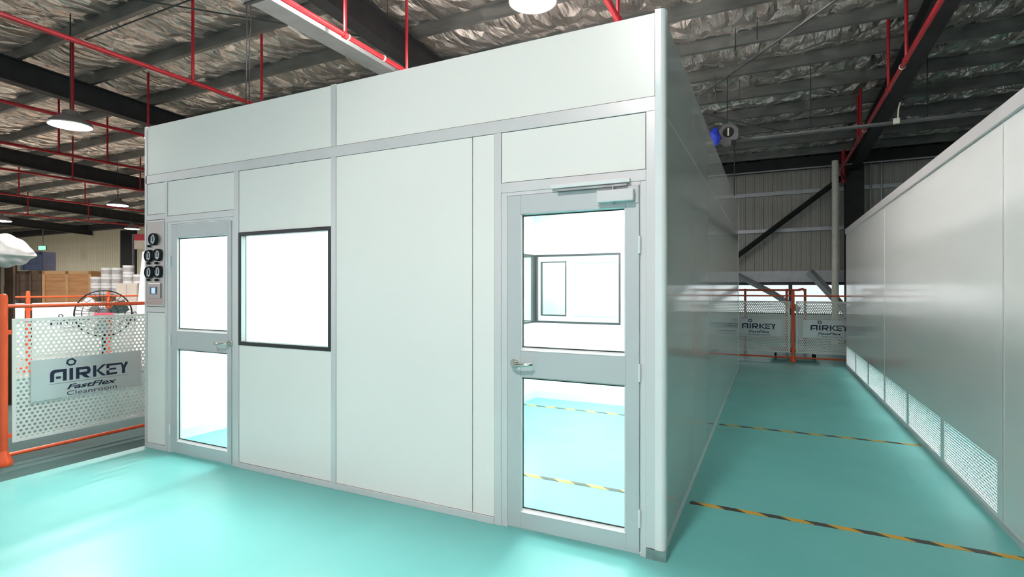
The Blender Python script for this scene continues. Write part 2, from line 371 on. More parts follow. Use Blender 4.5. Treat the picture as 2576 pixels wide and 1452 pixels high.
# facade panels
fpanel(-4.85, -2.48, ZR1, H); fpanel(-2.43, -.037, ZR1, H)
fpanel(-4.85, -4.565, 2.235, ZR0); fpanel(-4.85, -4.565, 1.355, 2.185); fpanel(-4.85, -4.565, .05, 1.305)
fpanel(-4.53, -3.595, 2.207, ZR0); fpanel(-3.534, -2.48, 2.005, ZR0); fpanel(-3.534, -2.48, .045, 1.05)
fpanel(-2.43, -1.228, .045, ZR0, .003); fpanel(-1.228, -1.064, .045, ZR0, .003); fpanel(-1.014, -.088, 2.208, ZR0)
# door frames
for x0, x1 in ((-1.014, -.970), (-.122, -.088)): alu('door_frame', x0, x1, .004, .055, 0, 2.145)
alu('door_frame', -.970, -.122, .004, .055, 2.122, 2.145)
for x0, x1 in ((-4.53, -4.474), (-3.622, -3.595)): alu('door_frame', x0, x1, .004, .055, 0, 2.15)
alu('door_frame', -4.474, -3.622, .004, .055, 2.127, 2.15)
# facade window
def window(x0, x1, z0, z1, y0, y1, fr=.028, axis='x', mt='dark'):
    b = MB()
    for a in ((x0, x1, z1 - fr, z1), (x0, x1, z0, z0 + fr), (x0, x0 + fr, z0 + fr, z1 - fr), (x1 - fr, x1, z0 + fr, z1 - fr)):
        if axis == 'x': b.box(a[0], a[1], y0, y1, a[2], a[3])
        else: b.box(y0, y1, a[0], a[1], a[2], a[3])
    o = b.build('window_frame', M[mt], booth, bevel=.002)
    for q in (y0 + .006, y1 - .012):
        bb = (x0 + fr, x1 - fr, q, q + .005, z0 + fr, z1 - fr) if axis == 'x' else (q, q + .005, x0 + fr, x1 - fr, z0 + fr, z1 - fr)
        box('pane', M['glass'], o, *bb)
    return o
wo = window(-3.534, -2.48, 1.05, 2.005, -.004, .056)
box('reveal', M['white'], wo, -3.508, -3.503, .004, .044, 1.08, 1.975)
# corner post with steel foot
arc = [(-.037, -.004), (-.008, -.004)] + [(-.008 + .028 * math.cos(R(a)), .024 + .028 * math.sin(R(a))) for a in range(-80, 1, 10)] + [(.020, .06), (-.037, .06)]
po = MB().prism(arc, .058, H + .01, lambda u, v, a: (u, v, a)).build('corner_post', M['post'], booth, smooth=True)
box('post_foot', M['steel'], po, -.088, .024, -.006, .062, 0, .058)
# side wall facing the aisle
yj = [.06 + 1.29 * k for k in range(7)]
for k in range(6):
    for z0, z1 in ((.05, ZR0), (ZR1, H)):
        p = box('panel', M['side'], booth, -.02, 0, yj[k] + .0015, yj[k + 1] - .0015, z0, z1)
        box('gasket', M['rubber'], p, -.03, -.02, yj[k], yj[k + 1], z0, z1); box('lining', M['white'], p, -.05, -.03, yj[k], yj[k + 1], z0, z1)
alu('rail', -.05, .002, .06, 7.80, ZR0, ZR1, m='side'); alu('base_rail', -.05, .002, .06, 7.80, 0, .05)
box('end_post', M['post'], booth, -.05, .004, 7.80, 7.86, 0, H)
# left side wall, rear wall, roof, inner ceiling
for k in range(6):
    p = box('panel', M['panel'], booth, -4.885, -4.855, yj[k], yj[k + 1], 0, H); box('lining', M['white'], p, -4.855, -4.83, yj[k], yj[k + 1], 0, 2.6)
for k in range(4):
    p = box('panel', M['panel'], booth, -4.885 + k * 1.2087, -4.885 + (k + 1) * 1.2087, 7.83, 7.86, 0, H); box('lining', M['white'], p, -4.885 + k * 1.2087, -4.885 + (k + 1) * 1.2087, 7.80, 7.83, 0, 2.6)
box('roof_deck', M['panel'], booth, -4.85, -.05, .056, 7.80, 2.98, 3.04)
box('inner_ceiling', M['white'], booth, -4.83, -.05, .056, 7.80, 2.60, 2.64)
# partitions inside with dark framed glazing
def part_wall(y0, y1, xs, z0, z1, axis='x'):
    b = (xs[0], xs[1], y0, y1, z0, z1) if axis == 'x' else (y0, y1, xs[0], xs[1], z0, z1)
    return box('partition_panel', M['white'], booth, *b)
PX0, PX1, PY0, PY1 = -2.48, -2.43, 3.80, 3.85
part_wall(PX0, PX1, (.056, 3.80), .0, 1.05, 'y'); part_wall(PX0, PX1, (.056, 3.80), 2.0, 2.6, 'y'); part_wall(PX0, PX1, (.056, .9), 1.05, 2.0, 'y')
window(.9, 3.80, 1.05, 2.0, PX0 - .004, PX1 + .004, axis='y')
part_wall(PY0, PY1, (-4.83, -.05), 0, 1.05); part_wall(PY0, PY1, (-4.83, -.05), 2.0, 2.6); part_wall(PY0, PY1, (-1.21, -.05), 1.05, 2.0)
window(-2.43, -1.21, 1.05, 2.0, PY0 - .004, PY1 + .004); window(-4.83, -2.43, 1.05, 2.0, PY0 - .004, PY1 + .004)
part_wall(7.0, 7.05, (-4.83, -3.70), 0, 2.6); part_wall(7.0, 7.05, (-3.14, -.05), 0, 2.6); part_wall(7.0, 7.05, (-3.70, -3.14), 0, .97); part_wall(7.0, 7.05, (-3.70, -3.14), 2.08, 2.6)
window(-3.70, -3.14, .97, 2.08, 6.996, 7.054)
dl = MB()
for a in ((-2.98, -2.10, 2.03, 2.06), (-2.98, -2.10, .98, 1.01), (-2.98, -2.95, 1.01, 2.03), (-2.13, -2.10, 1.01, 2.03)): dl.box(a[0], a[1], 6.985, 7.0, a[2], a[3])
dl.build('cover_strip', M['skirt'], booth)
sk = MB().box(PX1, PX1 + .012, .06, 3.79, 0, .10).build('skirting', M['skirt'], booth)
MB().box(PX1, -.05, 3.788, 3.80, 0, .10).build('skirting', M['skirt'], booth)
MB().box(-4.83, -4.818, .06, 3.79, 0, .10).build('skirting', M['skirt'], booth)
MB().box(PX1, PX1 + .004, 3.79, 3.80, .1, 2.6).build('cover_strip', M['skirt'], booth); MB().box(-1.20, -1.194, 3.794, 3.80, .1, 1.05).build('cover_strip', M['skirt'], booth)

# cleanroom light panels
def led(x, y, label):
    t = empty('light_panel', (x, y, 2.6), label, 'light', 'light panels in the cleanroom ceiling')
    b = MB()
    for a in ((x - .32, x + .32, y - .62, y - .60), (x - .32, x + .32, y + .60, y + .62), (x - .32, x - .30, y - .6, y + .6), (x + .30, x + .32, y - .6, y + .6)): b.box(*a, 2.585, 2.6)
    b.build('frame', M['alu'], t); box('diffuser', M['led'], t, x - .30, x + .30, y - .60, y + .60, 2.588, 2.598)
led(-3.65, 1.0, 'white light panel above the left glazed door room'); led(-3.65, 2.9, 'white light panel further back in the left room')
led(-1.25, 1.0, 'white light panel just inside the right glazed door'); led(-1.25, 2.9, 'white light panel over the back of the right room')
led(-3.65, 5.4, 'white light panel in the rear room, left side'); led(-1.25, 5.4, 'white light panel in the rear room, right side')
t = empty('light_panel', (-3.4, 7.42, 2.6), 'narrow white light panel in the last room behind the small window', 'light', 'light panels in the cleanroom ceiling')
box('diffuser', M['led'], t, -4.0, -2.8, 7.25, 7.6, 2.588, 2.6)

# ------------------------------------------------------------------ glazed doors
def door(xh0, xh1, gx0, gx1, handle_x, lever_dir, label, hinge_x, closer=False):
    "leaf from xh0 to xh1, glass from gx0 to gx1"
    t = empty('glazed_door', ((xh0 + xh1) / 2, .03, 0), label, 'door')
    y0, y1 = -.002, .045; zb, zt = .014, 2.120
    for a in ((xh0, gx0), (gx1, xh1)): box('stile', M['alud'], t, a[0], a[1], y0, y1, zb, zt, bevel=.0025)
    for a in ((zb, .118), (.972, 1.138), (2.0, zt)): box('door_rail', M['alud'], t, gx0, gx1, y0, y1, a[0], a[1], bevel=.0025)
    for z0, z1 in ((.118, .972), (1.138, 2.0)):
        box('pane', M['glass'], t, gx0, gx1, .020, .026, z0, z1)
        for (u0, u1, w0, w1, up) in ((gx0, gx1, z0, z0 + .022, 1), (gx0, gx1, z1 - .010, z1, -1)):          # sloping glazing beads
            pf = [(y0 - .004, w0 if up > 0 else w1), (.020, w0 if up > 0 else w1), (.020, w1 if up > 0 else w0)]
            MB().prism(pf, u0, u1, lambda u, v, a: (a, u, v)).build('glazing_bead', M['post'] if up > 0 else M['alud'], t)
        for xa, xb in ((gx0, gx0 + .008), (gx1 - .008, gx1)): box('glazing_bead', M['alu'], t, xa, xb, -.001, .020, z0, z1)
        g = MB()
        for a in ((gx0 + .006, gx1 - .006, z0 + .02, z0 + .026), (gx0 + .006, gx1 - .006, z1 - .014, z1 - .006), (gx0 + .007, gx0 + .012, z0 + .02, z1 - .01), (gx1 - .012, gx1 - .007, z0 + .02, z1 - .01)):
            g.box(a[0], a[1], .014, .021, a[2], a[3])
        g.build('glass_seal', M['rubber'], t)
    hd = MB().lathe([(.0, -.012), (.026, -.012), (.028, -.008), (.028, 0)], (handle_x, y0, 1.055), 'y', 24).build('handle', M['chrome'], t, smooth=True)
    L = .125 * lever_dir
    pts = [(handle_x, y0 - .008, 1.055), (handle_x, y0 - .040, 1.055), (handle_x + .02 * lever_dir, y0 - .056, 1.054), (handle_x + L * .5, y0 - .060, 1.053), (handle_x + L, y0 - .056, 1.056), (handle_x + L + .012 * lever_dir, y0 - .040, 1.057)]
    MB().tube(pts, [.011, .011, .011, .011, .0105, .010], 12).build('lever', M['chrome'], hd, smooth=True)
    for z in (.22, 1.05, 1.78):
        MB().tube([(hinge_x, y0 - .006, z - .05), (hinge_x, y0 - .006, z + .05)], .008, 10).build('hinge', M['post'], t, smooth=True)
    if closer:
        c = box('door_closer', M['alu'], t, -.362, -.149, y0 - .052, y0 - .006, 2.030, 2.098, bevel=.004)
        box('closer_plate', M['alud'], c, -.372, -.13, y0 - .006, y0, 2.02, 2.12)
        MB().lathe([(0, -.012), (.009, -.012), (.012, 0)], (-.27, y0 - .03, 2.030), 'z', 14).build('valve_screw', M['chrome'], c, smooth=True)
        MB().lathe([(.007, 0), (.007, .022)], (-.27, y0 - .03, 2.098), 'z', 12).build('spindle', M['chrome'], c)
        box('guide_rail', M['post'], t, -.66, -.175, y0 - .030, y0 + .004, 2.138, 2.162, bevel=.002)
        MB().box(-.62, -.19, y0 - .032, y0 - .012, 2.119, 2.130).build('closer_arm', M['steel'], t)
    return t
door(-.966, -.126, -.873, -.203, -.915, 1, 'glazed aluminium door with closer box and lever handle, nearest the white corner post', -.124, True)
door(-4.470, -3.626, -4.382, -3.672, -3.640, -1, 'glazed aluminium door beside the steel gauge panel and the square window', -4.474)
# left door handle sits on the right stile; the frame strip is behind it

# ------------------------------------------------------------------ gauge panel
gp = empty('gauge_panel', (-4.71, 0, 1.365), 'steel plate with five round gauges and a small lit controller beside the left door', 'gauge panel')
box('plate', M['plate'], gp, -4.842, -4.574, -.006, .004, 1.372, 2.165, bevel=.002)
b = MB()
for a in ((-4.846, -4.570, 2.161, 2.171), (-4.846, -4.570, 1.366, 1.376), (-4.848, -4.840, 1.366, 2.171), (-4.576, -4.568, 1.366, 2.171)): b.box(a[0], a[1], -.009, .004, a[2], a[3])
b.build('trim_frame', M['alu'], gp)
for gx, gz in ((-4.714, 1.997), (-4.785, 1.842), (-4.645, 1.846), (-4.781, 1.684), (-4.641, 1.688)):
    g = MB().lathe([(.050, 0), (.058, 0), (.058, -.022), (.052, -.030), (.048, -.026)], (gx, -.006, gz), 'y', 28, False).build('gauge', M['black'], gp, smooth=True)
    MB().lathe([(0, -.016), (.052, -.016), (.052, -.004), (0, -.004)], (gx, -.006, gz), 'y', 24).build('dial', M['dial'], g, smooth=True)
    MB().box(gx - .002, gx + .002, -.026, -.023, gz - .03, gz + .028).build('needle', M['ink'], g)
    MB().box(gx - .028, gx + .028, -.026, -.023, gz - .030, gz - .022).build('scale_band', M['white'], g)
for kx, kz in ((-4.80, 1.770), (-4.672, 1.770), (-4.80, 1.612), (-4.672, 1.610), (-4.79, 1.935)):
    MB().lathe([(0, -.022), (.011, -.022), (.013, -.004), (.013, 0)], (kx, -.006, kz), 'y', 12).build('port_knob', M['black'], gp, smooth=True)
ct = box('controller', M['plate'], gp, -4.80, -4.612, -.016, -.006, 1.435, 1.580, bevel=.004)
box('screen_bezel', M['greyp'], ct, -4.765, -4.665, -.020, -.015, 1.475, 1.545); box('screen', M['screen'], ct, -4.738, -4.682, -.022, -.019, 1.483, 1.538)

# ================================================================== SECOND CLEANROOM (right of the aisle)
SX = 1.875; SH = 2.69
sb = empty('clean_room', (SX + 1.5, 4.5, 0), 'second white cleanroom with low perforated grilles, right of the aisle', 'cleanroom')
GY = [1.40 + 1.28 * k for k in range(7)]
for y0, y1 in ((-.1, 1.35), (1.35, 5.25), (5.25, 9.10)):
    zb = .045 if y1 < 2 else .425
    p = box('panel', M['sidew'], sb, SX, SX + .03, y0 + .002, y1 - .002, zb, SH - .10); box('lining', M['white'], p, SX + .03, SX + .05, y0, y1, zb, SH - .1)
    MB().box(SX - .003, SX + .03, y1 - .008, y1 + .008, .045, SH - .10).build('joint_cover', M['alu'], sb)
box('filler', M['sidew'], sb, SX, SX + .03, 1.35, 1.40, .045, .43)
box('base_rail', M['alu'], sb, SX - .004, SX + .05, -.1, 9.10, 0, .045)
box('coping', M['alu'], sb, SX - .02, SX + .07, -.12, 9.12, SH - .10, SH, bevel=.006)
box('panel', M['panel'], sb, SX, 4.6, 9.07, 9.10, 0, SH - .1); box('panel', M['panel'], sb, SX, 4.6, -.1, -.07, 0, SH - .1); box('panel', M['white'], sb, 4.55, 4.6, -.1, 9.1, 0, SH - .1)
box('roof_deck', M['panel'], sb, SX + .05, 4.6, -.1, 9.1, SH - .2, SH - .14)
def perf_mesh(name, w, h, pitch, hr, th, mt, sides=8):
    "sheet with hex packed round holes, local x 0..w, z 0..h, thickness along +y"
    vs = []; fs = []
    rowh = pitch * .866; nrow = int(h / rowh); ncol = int(w / pitch)
    mx = (w - (ncol - .5) * pitch) / 2; mz = (h - nrow * rowh) / 2
    hexang = [R(30 + 60 * k) for k in range(6)]; R0 = pitch / math.sqrt(3)
    outer = []
    for k in range(6):
        a = hexang[k]; b_ = hexang[(k + 1) % 6]
        p = (R0 * math.cos(a), R0 * math.sin(a)); q = (R0 * math.cos(b_), R0 * math.sin(b_))
        outer += [p, ((p[0] + q[0]) / 2, (p[1] + q[1]) / 2)]
    n = 12
    inner = [(hr * math.cos(R(30 + 30 * k)), hr * math.sin(R(30 + 30 * k))) for k in range(n)]
    for r in range(nrow):
        for c in range(ncol - (r % 2)):
            x = mx + pitch * (c + .25 + .5 * (r % 2)) + pitch * 0; z = mz + rowh * (r + .5)
            k0 = len(vs)
            for yy in (0, th):
                vs += [(x + u, yy, z + v) for u, v in outer]; vs += [(x + u, yy, z + v) for u, v in inner]
            for i in range(n):
                j = (i + 1) % n
                fs.append((k0 + i, k0 + j, k0 + n + j, k0 + n + i)); fs.append((k0 + 2 * n + j, k0 + 2 * n + i, k0 + 3 * n + i, k0 + 3 * n + j))
                fs.append((k0 + n + i, k0 + n + j, k0 + 3 * n + j, k0 + 3 * n + i))
    me = bpy.data.meshes.new(name); me.from_pydata(vs, [], fs); me.materials.append(mt); return me
gm = perf_mesh('grille', 1.20, .36, .024, .0085, .003, M['grille'])
for k in range(6):
    g = link('grille', gm, sb); g.rotation_euler = (0, 0, R(90)); g.location = Vector((SX + .006, GY[k] + .04, .052)) - sb.location
    b = MB()
    for a in ((GY[k], GY[k] + 1.28, .045, .066), (GY[k], GY[k] + 1.28, .404, .425), (GY[k], GY[k] + .055, .066, .404), (GY[k] + 1.225, GY[k] + 1.28, .066, .404)): b.box(SX, SX + .02, a[0], a[1], a[2], a[3])
    b.build('grille_frame', M['sidew'], sb)
t = empty('light_panel', (3.2, 4.5, 2.4), 'long light panel inside the right cleanroom behind the grilles', 'light')
box('diffuser', M['led2'], t, 2.2, 4.2, .6, 8.6, 2.38, 2.40)

# ================================================================== HAZARD TAPE
def tape(x0, x1, y, label):
    b = MB().box(0, x1 - x0, -.025, .025, .0005, .0025); o = b.build('hazard_tape', M['tape']); o.location = (x0, y, 0); tag(o, label, 'tape', 'hazard tape lines on the floor'); return o
tape(.03, 1.86, .925, 'black and yellow tape across the aisle, nearest the viewer'); tape(-2.40, -.06, .915, 'black and yellow tape inside the right door, nearest line')
tape(.03, 1.86, 3.34, 'black and yellow tape across the aisle, farther line'); tape(-2.40, -.06, 3.30, 'faded black and yellow tape inside by the far skirting')

# ================================================================== GUARD FENCES
PANW, PANH = 1.19, 1.08
pm = perf_mesh('perforated_panel', PANW, PANH, .0395, .0122, .003, M['perf'])
def poly_mesh(name, polys, mt):
    b = MB()
    for p in polys: b.prism(p, 0, -.0012, lambda u, v, a: (u, a, v))
    return b.mesh(name, mt)
S = .656 / 1607; SV = .11 / 100
def sc2(pts): return [(x * S, y * SV) for x, y in pts]
AIR = [[(0, 0), (0, 68), (12, 84), (36, 95), (75, 100), (312, 100), (312, 0), (240, 0), (240, 76), (105, 76), (82, 68), (75, 55), (75, 0)],
       [(108, 22), (200, 22), (200, 42), (108, 42)], [(367, 0), (437, 0), (437, 100), (367, 100)],
       [(492, 0), (560, 0), (560, 100), (492, 100)], [(560, 78), (700, 78), (745, 74), (785, 74), (772, 90), (735, 100), (560, 100)], [(715, 56), (785, 52), (788, 64), (785, 74), (715, 76)],
       [(560, 33), (735, 33), (770, 40), (785, 52), (715, 56), (560, 54)], [(600, 33), (700, 33), (740, 12), (800, 0), (720, 0), (660, 8)],
       [(837, 0), (905, 0), (905, 100), (837, 100)], [(905, 52), (960, 52), (1112, 98), (1112, 100), (1040, 100), (1010, 92)], [(905, 52), (960, 52), (1112, 2), (1112, 0), (1040, 0), (1010, 8)],
       [(1120, 82), (1440, 82), (1420, 100), (1120, 100)], [(1120, 60), (1182, 60), (1182, 82), (1120, 82)], [(1182, 42), (1335, 42), (1335, 58), (1182, 58)],
       [(1120, 18), (1182, 18), (1182, 42), (1120, 42)], [(1120, 0), (1352, 0), (1352, 18), (1120, 18)],
       [(1400, 100), (1440, 82), (1465, 50), (1530, 50), (1480, 88), (1455, 100)], [(1465, 0), (1532, 0), (1532, 50), (1465, 50)], [(1490, 50), (1532, 42), (1607, 100), (1535, 100)]]
ang = [R(15 + 60 * k) for k in range(6)]
for k in range(6):                                                # hexagonal ring above the I
    a, c = ang[k], ang[(k + 1) % 6]
    AIR.append([(400 + 108 * math.cos(a), 152 + 34 * math.sin(a)), (400 + 108 * math.cos(c), 152 + 34 * math.sin(c)), (400 + 62 * math.cos(c), 152 + 20 * math.sin(c)), (400 + 62 * math.cos(a), 152 + 20 * math.sin(a))])
brand_me = poly_mesh('lettering', [sc2(p) for p in AIR], M['ink'])
rule_me = poly_mesh('rule_line', [sc2([(-20, -16), (1610, -16), (1610, -18), (-20, -18)])], M['inkg'])
def text_mesh(txt, width, cap, shear, off, mt):
    cu = bpy.data.curves.new('txt', 'FONT'); cu.body = txt; cu.size = 1; cu.shear = shear; cu.offset = off; cu.extrude = .004
    o = bpy.data.objects.new('txt', cu); COL.objects.link(o)
    bpy.context.view_layer.update()
    me = bpy.data.meshes.new_from_object(o.evaluated_get(bpy.context.evaluated_depsgraph_get()))
    bpy.data.objects.remove(o); bpy.data.curves.remove(cu)
    co = np.empty(len(me.vertices) * 3); me.vertices.foreach_get('co', co); co = co.reshape(-1, 3)
    mn, mx = co.min(0), co.max(0); sx = width / (mx[0] - mn[0]); sz = cap / (mx[1])
    new = np.stack([(co[:, 0] - mn[0]) * sx, -(co[:, 2] + .004) * .15, co[:, 1] * sz], -1)
    me.vertices.foreach_set('co', new.ravel()); me.update(); me.materials.clear(); me.materials.append(mt); me.name = 'lettering'; return me
fast_me = text_mesh('FastFlex', .42, .046, .30, .022, M['ink']); clean_me = text_mesh('Cleanroom', .42, .040, 0, -.008, M['ink'])

FL = 1.30
def bx(*a): return MB().box(*a)
mesh_c = {}
def cached(key, fn):
    if key not in mesh_c: mesh_c[key] = fn()
    return mesh_c[key]
def fence(x, y, rot, label, end=False, sign=(.18, 1.10, .515, .885), plate='sign', tz=None):
    t = empty('guard_fence', (x, y, 0), label, 'fence', 'orange guard fences with perforated panels', rz=rot)
    def post(px):
        p = link('post', cached('post', lambda: MB().tube([(0, 0, .02), (0, 0, 1.44), (0, 0, 1.475), (0, 0, 1.485)], [.031, .031, .026, .012], 16).mesh('post', M['orange'], smooth=True)), t, (px, 0, 0))
        link('post_foot', cached('foot', lambda: MB().lathe([(0, 0), (.062, 0), (.066, .02), (.060, .045), (.042, .085), (.034, .12), (.03, .13)], (0, 0, 0), 'z', 20).mesh('post_foot', M['orange'], smooth=True)), p)
    post(0)
    if end: post(FL)
    link('top_rail', cached('tr', lambda: MB().tube([(0, 0, 1.375), (FL - .032, 0, 1.375)], .017, 12).mesh('top_rail', M['orange'], smooth=True)), t)
    link('bottom_rail', cached('br', lambda: MB().tube([(0, 0, .085), (FL - .032, 0, .085)], .017, 12).mesh('bottom_rail', M['orange'], smooth=True)), t)
    pn = link('perforated_panel', pm, t, (.055, -.012, .185))
    def edge():
        b = MB(); e = .028
        for a in ((0, PANW, 0, e), (0, PANW, PANH - e, PANH), (0, e, e, PANH - e), (PANW - e, PANW, e, PANH - e)): b.box(a[0], a[1], -.003, .006, a[2], a[3])
        return b.mesh('panel_edge', M['perf'])
    link('panel_edge', cached('edge', edge), pn)
    for u, z in ((.04, .25), (.04, 1.15), (FL - .07, .25), (FL - .07, 1.15)):
        link('panel_clip', cached('clip', lambda: bx(-.035, .035, -.010, -.002, -.02, .02).mesh('panel_clip', M['orange'])), t, (u, 0, z))
    s = link('sign_plate', cached(('sign', sign), lambda: bx(sign[0], sign[1], -.024, -.017, sign[2], sign[3]).mesh('sign_plate', M[plate])), t)
    cx0 = .32; yb = -.0242
    z0 = tz if tz else sign[2] + .155
    link('brand_lettering', brand_me, s, (cx0, yb, z0)); link('rule_line', rule_me, s, (cx0, yb, z0))
    link('line_lettering', fast_me, s, (cx0 + .13, yb, z0 - .085)); link('small_lettering', clean_me, s, (cx0 + .13, yb, z0 - .142))
    return t
fence(-5.4, -.86, R(90), 'orange guard fence with silver AIRKEY sign, nearest at the left edge'); fence(-5.4, .44, R(90), 'orange guard fence next behind the nearest one, hidden by the booth', end=True)
fence(-.33, 9.5, 0, 'orange guard fence closing the aisle, left of the centre post'); fence(.97, 9.5, 0, 'orange guard fence closing the aisle, right of the centre post', end=True)
OVEREXPOSED = dict(sign=(.075, 1.225, .30, 1.245), plate='film', tz=.84)  # enlarged white plate paints the perforated panels as overexposed
fence(-11.6, 1.75, R(90), 'orange guard fence with panel painted overexposed white, behind the floor fan', **OVEREXPOSED); fence(-11.6, 3.05, R(90), 'orange guard fence behind the fan, farther along', end=True, **OVEREXPOSED)
fence(-11.6, .45, R(90), 'orange guard fence at the far left behind the cardboard stack', **OVEREXPOSED)
# rail loop standing behind the aisle fence
t = empty('barrier_loop', (.2, 11.4, 0), 'orange tubular barrier loop standing behind the aisle fence', 'barrier')
MB().tube([(-.6, 11.4, 1.49), (1.15, 11.4, 1.49)], .024, 10).build('top_rail', M['orange'], t, smooth=True)
for x in (-.02, .90, 1.29): MB().tube([(x, 11.4, 0), (x, 11.4, 1.52)], .028, 10).build('post', M['orange'], t, smooth=True)
MB().tube([(1.15, 11.4, 1.49), (1.24, 11.4, 1.52), (1.29, 11.4, 1.47)], .03, 10).build('bend', M['orange'], t, smooth=True)
# trolley whose castors show under the panels
t = empty('platform_trolley', (.9, 10.2, 0), 'low platform trolley with black castors behind the aisle fence', 'trolley')
box('deck', M['greyp'], t, .55, 1.5, 9.95, 10.55, .15, .19)
for x in (.65, 1.4):
    for y in (10.02, 10.48):
        b = MB().lathe([(0, -.02), (.055, -.02), (.06, -.01), (.06, .01), (.055, .02), (0, .02)], (x, y, .06), 'x', 18).build('castor', M['black'], t, smooth=True)
        MB().box(x - .03, x + .03, y - .02, y + .02, .115, .15).build('castor_fork', M['steel'], b)

# ================================================================== HIGH BAY LAMPS
def lamp(x, y, z, label, d=.6):
    t = empty('high_bay_lamp', (x, y, z), label, 'lamp', 'high bay lamps under the roof')
    r = d / 2
    MB().lathe([(r - .012, 0), (r, 0), (r, .02), (r * .93, .06), (r * .62, .13), (r * .40, .16), (r * .34, .24), (r * .1, .26), (0, .26)], (x, y, z), 'z', 32, False).build('housing', M['house'], t, smooth=True)
    MB().lathe([(0, .004), (r - .014, .004), (r - .014, .014), (0, .014)], (x, y, z), 'z', 32).build('diffuser', M['lamp'], t)
    MB().lathe([(r - .014, .012), (r - .014, -.004), (r + .004, -.004), (r + .004, .012), (r - .014, .012)], (x, y, z), 'z', 32, False).build('rim', M['alu'], t, smooth=True)
    MB().tube([(x, y, z + .24), (x, y, roof_z(y) - .02)], .011, 8).build('hanging_rod', M['beam'], t)
lamp(-2.14, 3.06, 5.14, 'large bright round lamp at the top above the booth'); lamp(-9.77, 1.58, 4.20, 'round lamp hanging at the left under the dark rafter')
lamp(-18.7, 6.88, 4.26, 'small distant lamp left of the booth, upper one'); lamp(-26.5, 11.5, 4.34, 'smallest distant lamp near the black doorway and red board')
lamp(-22.2, 5.18, 3.75, 'distant lamp cut by the left edge')
lamp(-.5, -4.1, 5.0, 'high bay lamp in front of the booth'); lamp(-13.0, -2.5, 4.7, 'high bay lamp over the left storage aisle'); lamp(.9, 3.9, 5.3, 'small unseen fill lamp added over the aisle', d=.22); lamp(-3.9, .30, 5.3, 'high bay lamp straight over the booth front')  # the small aisle lamp is unseen fill, added to brighten the far fence
lamp(-34.0, 8.0, 4.4, 'unseen fill lamp added at the far left end'); lamp(-38.5, 9.0, 4.6, 'unseen fill lamp added beside the far left corner')  # both are unseen fill lamps added to brighten the cream far wall

# ================================================================== SPRINKLER PIPES, TRAYS, CABLES
PZ = 4.63
def pipe(X, y0, y1, risers, label, r=.032, drop=()):
    t = empty('sprinkler_pipe', (X, y0, PZ), label, 'pipe', 'red sprinkler pipes under the roof')
    MB().tube([(X, y0, PZ), (X, y1, PZ)], r, 12).build('main_pipe', M['red'], t, smooth=True)
    for y in risers:
        q = MB().tube([(X, y, PZ), (X, y, roof_z(y) - .03)], .022, 8).build('riser', M['red'], t, smooth=True)
        MB().tube([(X, y - .03, PZ), (X, y + .03, PZ)], r + .010, 12).build('coupling', M['red'], t, smooth=True)
    for y in drop: MB().tube([(X, y - .012, PZ), (X, y + .012, PZ)], r + .007, 12).build('clamp', M['pipew'], t, smooth=True)
    return t
pipe(-7.26, -6, 13, (2.007, 3.203, -1.2, 6.4), 'red sprinkler pipe crossing the upper left toward the booth top')
pipe(-10.86, -6, 13, (2.103, 3.403, -1.2), 'red sprinkler pipe just above the left lamp')
pipe(-14.1, -6, 13, (3.293, 4.279, 6.2), 'red sprinkler pipe below the left lamp'); pipe(-17.3, -6, 13, (5.0, 6.8, 8.6), 'thin red sprinkler pipe behind the second dark rafter')
pipe(-22.0, -6, 13, (5.6, 7.5, 9.6), 'far red sprinkler pipe above the cream wall, upper'); pipe(-27.5, -6, 13, (8.0, 10.2), 'far red sprinkler pipe above the cream wall, lower')
pipe(-4.13, -6, 13, (1.885, 3.105, 6.5), 'red sprinkler pipe along the zinc tray, above the booth centre', drop=(1.93, 2.6)); pipe(-1.03, -6, 8, (1.467, 2.98, 5.607), 'red sprinkler pipe over the top right of the booth', r=.036)
pipe(2.2, -6, 13.3, (10.17, 9.788, 6.956, 5.748), 'red sprinkler pipe running along the right rafter', r=.034, drop=(6.0, 9.3))
t = empty('stand_pipe', (2.30, YB - .85, 0), 'dark red stand pipe beside the white downpipe on the far wall', 'pipe')
MB().tube([(2.33, YB - .85, 4.4), (2.33, YB - .85, 5.3)], .05, 10).build('pipe_body', M['red'], t, smooth=True); MB().tube([(2.2, 13.25, PZ), (2.33, YB - .85, 4.5)], .03, 10).build('elbow', M['red'], t, smooth=True)
# cable tray along the centre pipe
t = empty('cable_tray', (-4.45, 3, 4.6), 'zinc cable tray running below the red pipe at the upper centre', 'cable tray')
MB().box(-4.60, -4.32, -6, 13, 4.66, 4.665).build('tray_base', M['tray'], t)
for x in (-4.60, -4.32): MB().box(x - .003, x + .003, -6, 13, 4.665, 4.74).build('tray_side', M['tray'], t)
for y in (-1.5, .9, 3.3, 5.7, 8.1):
    hg = MB().box(-4.64, -4.28, y - .02, y + .02, 4.64, 4.66).build('hanger_bar', M['beam'], t)
    for x in (-4.63, -4.29): MB().tube([(x, y, 4.64), (x, y, roof_z(y) - .04)], .007, 6).build('hanger_rod', M['beam'], hg)
